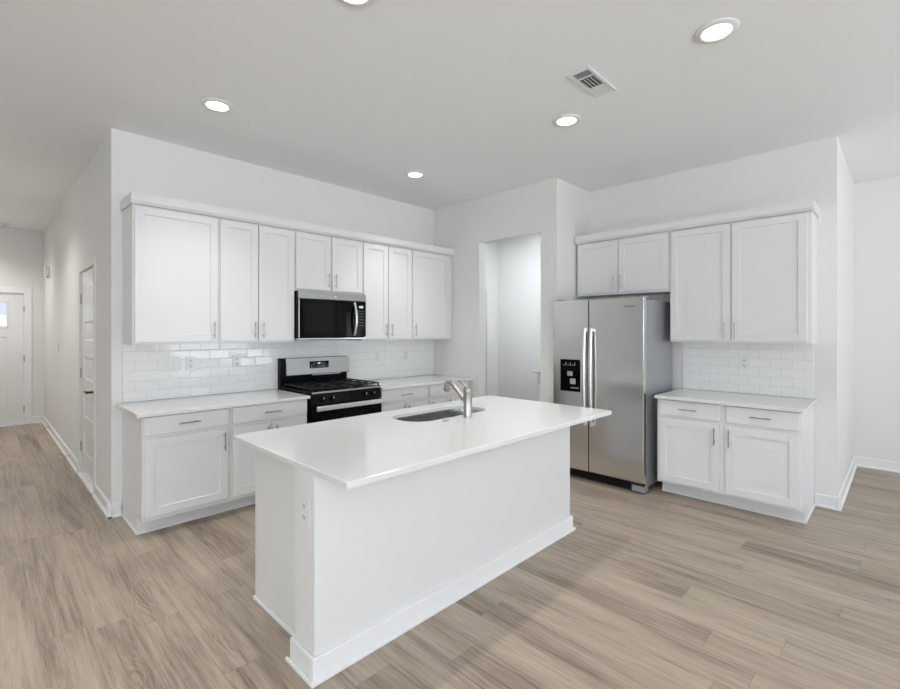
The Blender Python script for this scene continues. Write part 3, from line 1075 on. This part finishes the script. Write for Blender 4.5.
# long bowed handles either side of the seam
for par, xh in ((fz, SEAM - 0.042), (fd, SEAM + 0.026)):
    bm = BM()
    zs = [0.545 + k * (1.488 - 0.545) / 20 for k in range(21)]
    L_ = []
    for k, z in enumerate(zs):
        f_ = k / 20
        bow = 0.030 + 0.026 * math.sin(PI * f_) ** 0.6
        y_ = FD - bow
        L_.append([bm.verts.new(q) for q in ((xh - 0.006, y_ + 0.010, z), (xh, y_, z), (xh + 0.020, y_ - 0.003, z), (xh + 0.030, y_ + 0.006, z), (xh + 0.026, y_ + 0.018, z), (xh + 0.002, y_ + 0.020, z))])
    for p_, q_ in zip(L_, L_[1:]):
        for k in range(6):
            bm.faces.new((p_[k], p_[(k + 1) % 6], q_[(k + 1) % 6], q_[k]))
    bm.faces.new(L_[0])
    bm.faces.new(list(reversed(L_[-1])))
    for z in (0.552, 1.452):
        box(bm, xh + 0.002, xh + 0.024, FD - 0.034, FD - 0.0005, z, z + 0.03, 0.003)
    obj('handle', bm, 'bright_steel', par, smooth=True)
# kick grille with slots, corner foot covers, hinge caps
gr = boxes('kick_grille', 'dark', [(0.012, FW - 0.012, FD + 0.045, FD + 0.10, 0.018, 0.094)], frg, 0.002)
boxes('grille_slat', 'black', [(0.02, FW - 0.14, FD + 0.041, FD + 0.0455, z, z + 0.008) for z in (0.028, 0.042, 0.056, 0.070)], gr)
for x in (0.0, FW - 0.115):
    boxes('foot_cover', 'steel_side', [(x, x + 0.115, FD + 0.018, FD + 0.11, 0.012, 0.066)], frg, 0.004)
    boxes('leveling_foot', 'dark', [(x + .03, x + 0.08, FD + 0.05, FD + 0.10, 0.0, 0.0115)], frg)
boxes('rear_foot', 'dark', [(0.03, FW - 0.03, -0.16, -0.10, 0.0, 0.0445)], frg)
for x in (0.012, FW - 0.092):
    boxes('hinge_cap', 'steel_side', [(x, x + 0.08, FD + 0.03, FD + 0.15, 1.7635, 1.776)], frg, 0.006, 2)
boxes('side_gasket', 'dark', [(0.010, FW - 0.010, BF - 0.0075, BF - 0.0005, 0.11, 1.74)], frg)
# maker's mark, small letters high on the right door
cu = bpy.data.curves.new('logo_text', 'FONT')
cu.body = 'Whirlpool'
cu.size = 0.026
cu.extrude = 0.0004
cu.shear = 0.15
tmp = bpy.data.objects.new('logo_text', cu)
COL.objects.link(tmp)
bpy.context.view_layer.update()
me = bpy.data.meshes.new_from_object(tmp.evaluated_get(bpy.context.evaluated_depsgraph_get()))
bpy.data.objects.remove(tmp)
me.materials.clear()
me.materials.append(M['logo'])
me.name = 'logo'
sub('logo', me, fd, (0.735, FD - 0.0006, 1.677), (PI / 2, 0, 0))

# ------------------------------------------------------------------ pantry base cabinet beyond the opening
pc = thing('pantry_cabinet', 'white drawer cabinet with pale top seen through the doorway opening', 'cabinet', (4.80, -0.70, 0))
boxes('carcass', 'cabinet', [(0.02, 0.595, -0.98, -0.01, 0.1, 0.863)], pc, 0.002)
boxes('toe_kick', 'cabinet', [(0.09, 0.595, -0.98, -0.015, 0.0, 0.0995)], pc)
boxes('top', plain('pantry_top', (0.62, 0.62, 0.62), 0.3), [(-0.03, 0.598, -0.98, 0.03, 0.864, 0.892)], pc, 0.003)
for z0, z1 in ((0.72, 0.85), (0.44, 0.70), (0.12, 0.42)):
    bm = BM()
    box(bm, 0.0, 0.019, -0.60, -0.035, z0, z1, 0.003)
    dd = obj('drawer', bm, 'cabinet', pc)
    sub('handle', PULL, dd, (0.0, -0.16, (z0 + z1) / 2), (PI / 2, 0, -PI / 2))

# ------------------------------------------------------------------ wall plates


def plate(name, label, cat, loc, rot, w=0.074, h=0.118, kind='outlet', group=None):
    t = thing(name, label, cat, loc, rot, group)
    boxes('cover_plate', 'plate', [(-w / 2, w / 2, -0.006, -0.0005, -h / 2, h / 2)], t, 0.002, 2)
    if kind == 'outlet':
        for s in (-1, 1):
            r = boxes('socket', 'plate', [(-0.017, 0.017, -0.0085, -0.0062, s * 0.024 - 0.0145, s * 0.024 + 0.0145)], t, 0.001)
            boxes('slot', 'slot', [(-0.009, -0.005, -0.0092, -0.0086, s * 0.024 - 0.004, s * 0.024 + 0.007), (0.005, 0.009, -0.0092, -0.0086, s * 0.024 - 0.004, s * 0.024 + 0.007), (-0.0025, 0.0025, -0.0092, -0.0086, s * 0.024 - 0.011, s * 0.024 - 0.006)], r)
    else:
        k = 2 if w > 0.1 else 1
        for i in range(k):
            x = (i - (k - 1) / 2) * 0.046
            boxes('rocker', 'plate', [(x - 0.0165, x + 0.0165, -0.0095, -0.0062, -0.033, 0.033)], t, 0.001)
    return t


OUT = 'outlets in the range wall tile'
yT = -0.009
plate('wall_switch', 'white double switch plate in the tile left of the range', 'switch', (0.424, yT, 1.178), 0, 0.118, 0.118, 'switch')
plate('wall_outlet', 'white outlet beside the double switch plate in the tile', 'outlet', (0.560, yT, 1.178), 0, group=OUT)
plate('wall_outlet', 'white outlet in the tile just left of the range backguard', 'outlet', (0.950, yT, 1.178), 0, group=OUT)
plate('wall_switch', 'white single switch plate in the tile just right of the range', 'switch', (2.578, yT, 1.160), 0, 0.074, 0.118, 'switch')
plate('wall_outlet', 'white outlet in the tile near the corner by the doorway wall', 'outlet', (3.000, yT, 1.160), 0, group=OUT)
plate('wall_outlet', 'white outlet in the tile beside the refrigerator', 'outlet', (XF - 0.009, -3.389, 1.165), -PI / 2)
plate('wall_outlet', 'white outlet on the end post of the island', 'outlet', (IX0 - 0.0005, -2.614, 0.692), -PI / 2)
plate('wall_switch', 'white switch plate on the hall wall', 'switch', (-0.0005, 3.43, 1.25), -PI / 2, 0.074, 0.118, 'switch')

# door chime box and two spring door stops in the hall
ch = thing('door_chime', 'small white chime box high on the hall wall', 'chime', (-0.0005, 4.55, 2.26))
boxes('housing', 'plate', [(-0.055, 0, -0.10, 0.10, 0, 0.15)], ch, 0.006, 2)
boxes('sensor', 'slot', [(-0.03, -0.012, -0.03, 0.03, -0.012, -0.0005)], ch, 0.002)
for yy, lab in ((2.26, 'spring door stop on the hall baseboard nearer the panelled door'), (4.45, 'spring door stop on the hall baseboard near the entry door')):
    ds = thing('door_stop', lab, 'door stop', (-BBT - 0.001, yy, 0.06), 0, 'spring door stops on the hall baseboard')
    bm = BM()
    tube(bm, [(0, 0, 0), (-0.006, 0, 0)], [0.012, 0.009], 12)
    pts = []
    for k in range(73):
        a = 2 * PI * k / 8
        pts.append((-0.006 - 0.06 * k / 72, 0.0055 * math.cos(a), 0.0055 * math.sin(a)))
    tube(bm, pts, 0.0016, 6)
    obj('spring', bm, 'brass', ds, smooth=True)
    bm = BM()
    tube(bm, [(-0.066, 0, 0), (-0.08, 0, 0)], [0.009, 0.008], 12)
    obj('rubber_tip', bm, 'plate', ds, smooth=True)

# ------------------------------------------------------------------ ceiling fixtures
DL = 'recessed ceiling lights over the kitchen'
ADDED_LIGHTS = 'added unseen fill downlights of the hall and living room'


def downlight(x, y, label, group, watts, beam=LAMP_BEAM):
    t = thing('ceiling_light', label, 'ceiling light', (x, y, H), 0, group)
    bm = BM()
    lathe(bm, [(0.104, -0.0005), (0.104, -0.005), (0.098, -0.010), (0.074, -0.013), (0.069, -0.0085), (0.069, -0.0005)], (0, 0, 0), 40, close=False)
    obj('trim_ring', bm, 'plate', t, smooth=True)
    bm = BM()
    lathe(bm, [(0.0685, -0.006), (0.0685, -0.0085), (0.03, -0.009)], (0, 0, 0), 40)
    obj('lens', bm, 'lens', t, smooth=True)
    ld = bpy.data.lights.new('downlight', 'SPOT')
    ld.energy, ld.color, ld.spot_size, ld.spot_blend, ld.shadow_soft_size = watts, LAMP_COLOR[:3], math.radians(beam), 1.0, 0.06
    lo = bpy.data.objects.new('downlight', ld)
    COL.objects.link(lo)
    lo.parent = t
    lo.location = (0, 0, -0.07)


for (x, y, lab) in ((0.447, -0.985, 'round ceiling downlight nearest the hall corner'),
                    (2.372, -0.893, 'round ceiling downlight over the floor by the doorway wall corner'),
                    (2.378, -2.615, 'round ceiling downlight just beyond the air vent'),
                    (2.008, -3.725, 'large round ceiling downlight on the near side of the air vent'),
                    (0.499, -2.60, 'round ceiling downlight cut by the top edge of the photo')):
    downlight(x, y, lab, DL, LAMP_STRENGTH)
for (x, y) in ((-1.45, -1.0), (-1.45, -3.3), (-2.9, -5.6), (0.6, -6.6), (4.6, -6.4)):  # unseen lamps added on the living room side to lift the brightness
    downlight(x, y, 'added unseen fill downlight on the living room side', ADDED_LIGHTS, LIVING_FILL_STRENGTH)
for (x, y) in ((-1.0, 2.2), (-0.95, 4.6)):  # unseen lamps added to brighten the hall
    downlight(x, y, 'added unseen fill downlight brightening the hall', ADDED_LIGHTS, HALL_FILL_STRENGTH, 140.0)

VX, VY = 2.014, -3.013
vt = thing('air_vent', 'white rectangular ceiling air register with dark slots', 'vent', (VX, VY, H))
hw, hh = 0.188, 0.074
boxes('frame', 'plate', [(-hw, hw, -hh, -hh + 0.022, -0.010, -0.0005), (-hw, hw, hh - 0.022, hh, -0.010, -0.0005), (-hw, -hw + 0.028, -hh + .022, hh - .022, -0.010, -0.0005), (hw - 0.028, hw, -hh + .022, hh - .022, -0.010, -0.0005), (-0.092, -0.082, -hh + .022, hh - .022, -0.010, -0.0005), (0.060, 0.068, -hh + .022, hh - .022, -0.010, -0.0005)], vt, 0.0015)
boxes('backing', 'duct', [(-hw + .028, hw - .028, -hh + .022, hh - .022, -0.0018, -0.0008)], vt)


def slat(name, lst, along):
    bm = BM()
    for (cx_, cy_, L, tilt) in lst:
        R = Matrix.Translation((cx_, cy_, -0.006)) @ (Matrix.Rotation(tilt, 4, 'X') if along == 'x' else Matrix.Rotation(tilt, 4, 'Y'))
        r = bmesh.ops.create_cube(bm, size=1.0, matrix=R @ (Matrix.Diagonal((L, 0.010, 0.001, 1)) if along == 'x' else Matrix.Diagonal((0.010, L, 0.001, 1))))
    return obj(name, bm, 'plate', vt)


slat('louver_bank', [(-0.154 + k * 0.014, 0, 0.100, -0.95) for k in range(5)], 'y')
slat('louver_bank', [(-0.011, -0.045 + k * 0.0225, 0.140, 1.3) for k in range(5)], 'x')
slat('louver_bank', [(0.076 + k * 0.011, 0, 0.100, 0.50) for k in range(8)], 'y')

sd = thing('smoke_detector', 'small round device on the far hall ceiling', 'detector', (-0.47, 5.05, H))
bm = BM()
lathe(bm, [(0.065, -0.0005), (0.065, -0.018), (0.055, -0.030), (0.02, -0.034)], (0, 0, 0), 28)
obj('housing', bm, 'plate', sd, smooth=True)
bm = BM()
lathe(bm, [(0.018, -0.0342), (0.018, -0.038), (0.008, -0.040)], (0, 0, 0), 16)
obj('sensor', bm, 'slot', sd, smooth=True)

# unseen flush light added to brighten the pantry
pl = thing('pantry_fill_light', 'added unseen round flush light brightening the pantry', 'ceiling light', (4.25, -0.72, H))
bm = BM()
lathe(bm, [(0.16, -0.0005), (0.16, -0.03), (0.15, -0.036)], (0, 0, 0), 32, close=False)
obj('trim_ring', bm, 'plate', pl, smooth=True)
m, nt, b = node_mat('pantry_fill_lens')
b.inputs['Emission Color'].default_value = (0.88, 0.94, 1.0, 1)
b.inputs['Emission Strength'].default_value = 140
bm = BM()
lathe(bm, [(0.149, -0.02), (0.149, -0.036), (0.08, -0.046), (0.02, -0.048)], (0, 0, 0), 32)
obj('lens', bm, m, pl, smooth=True)
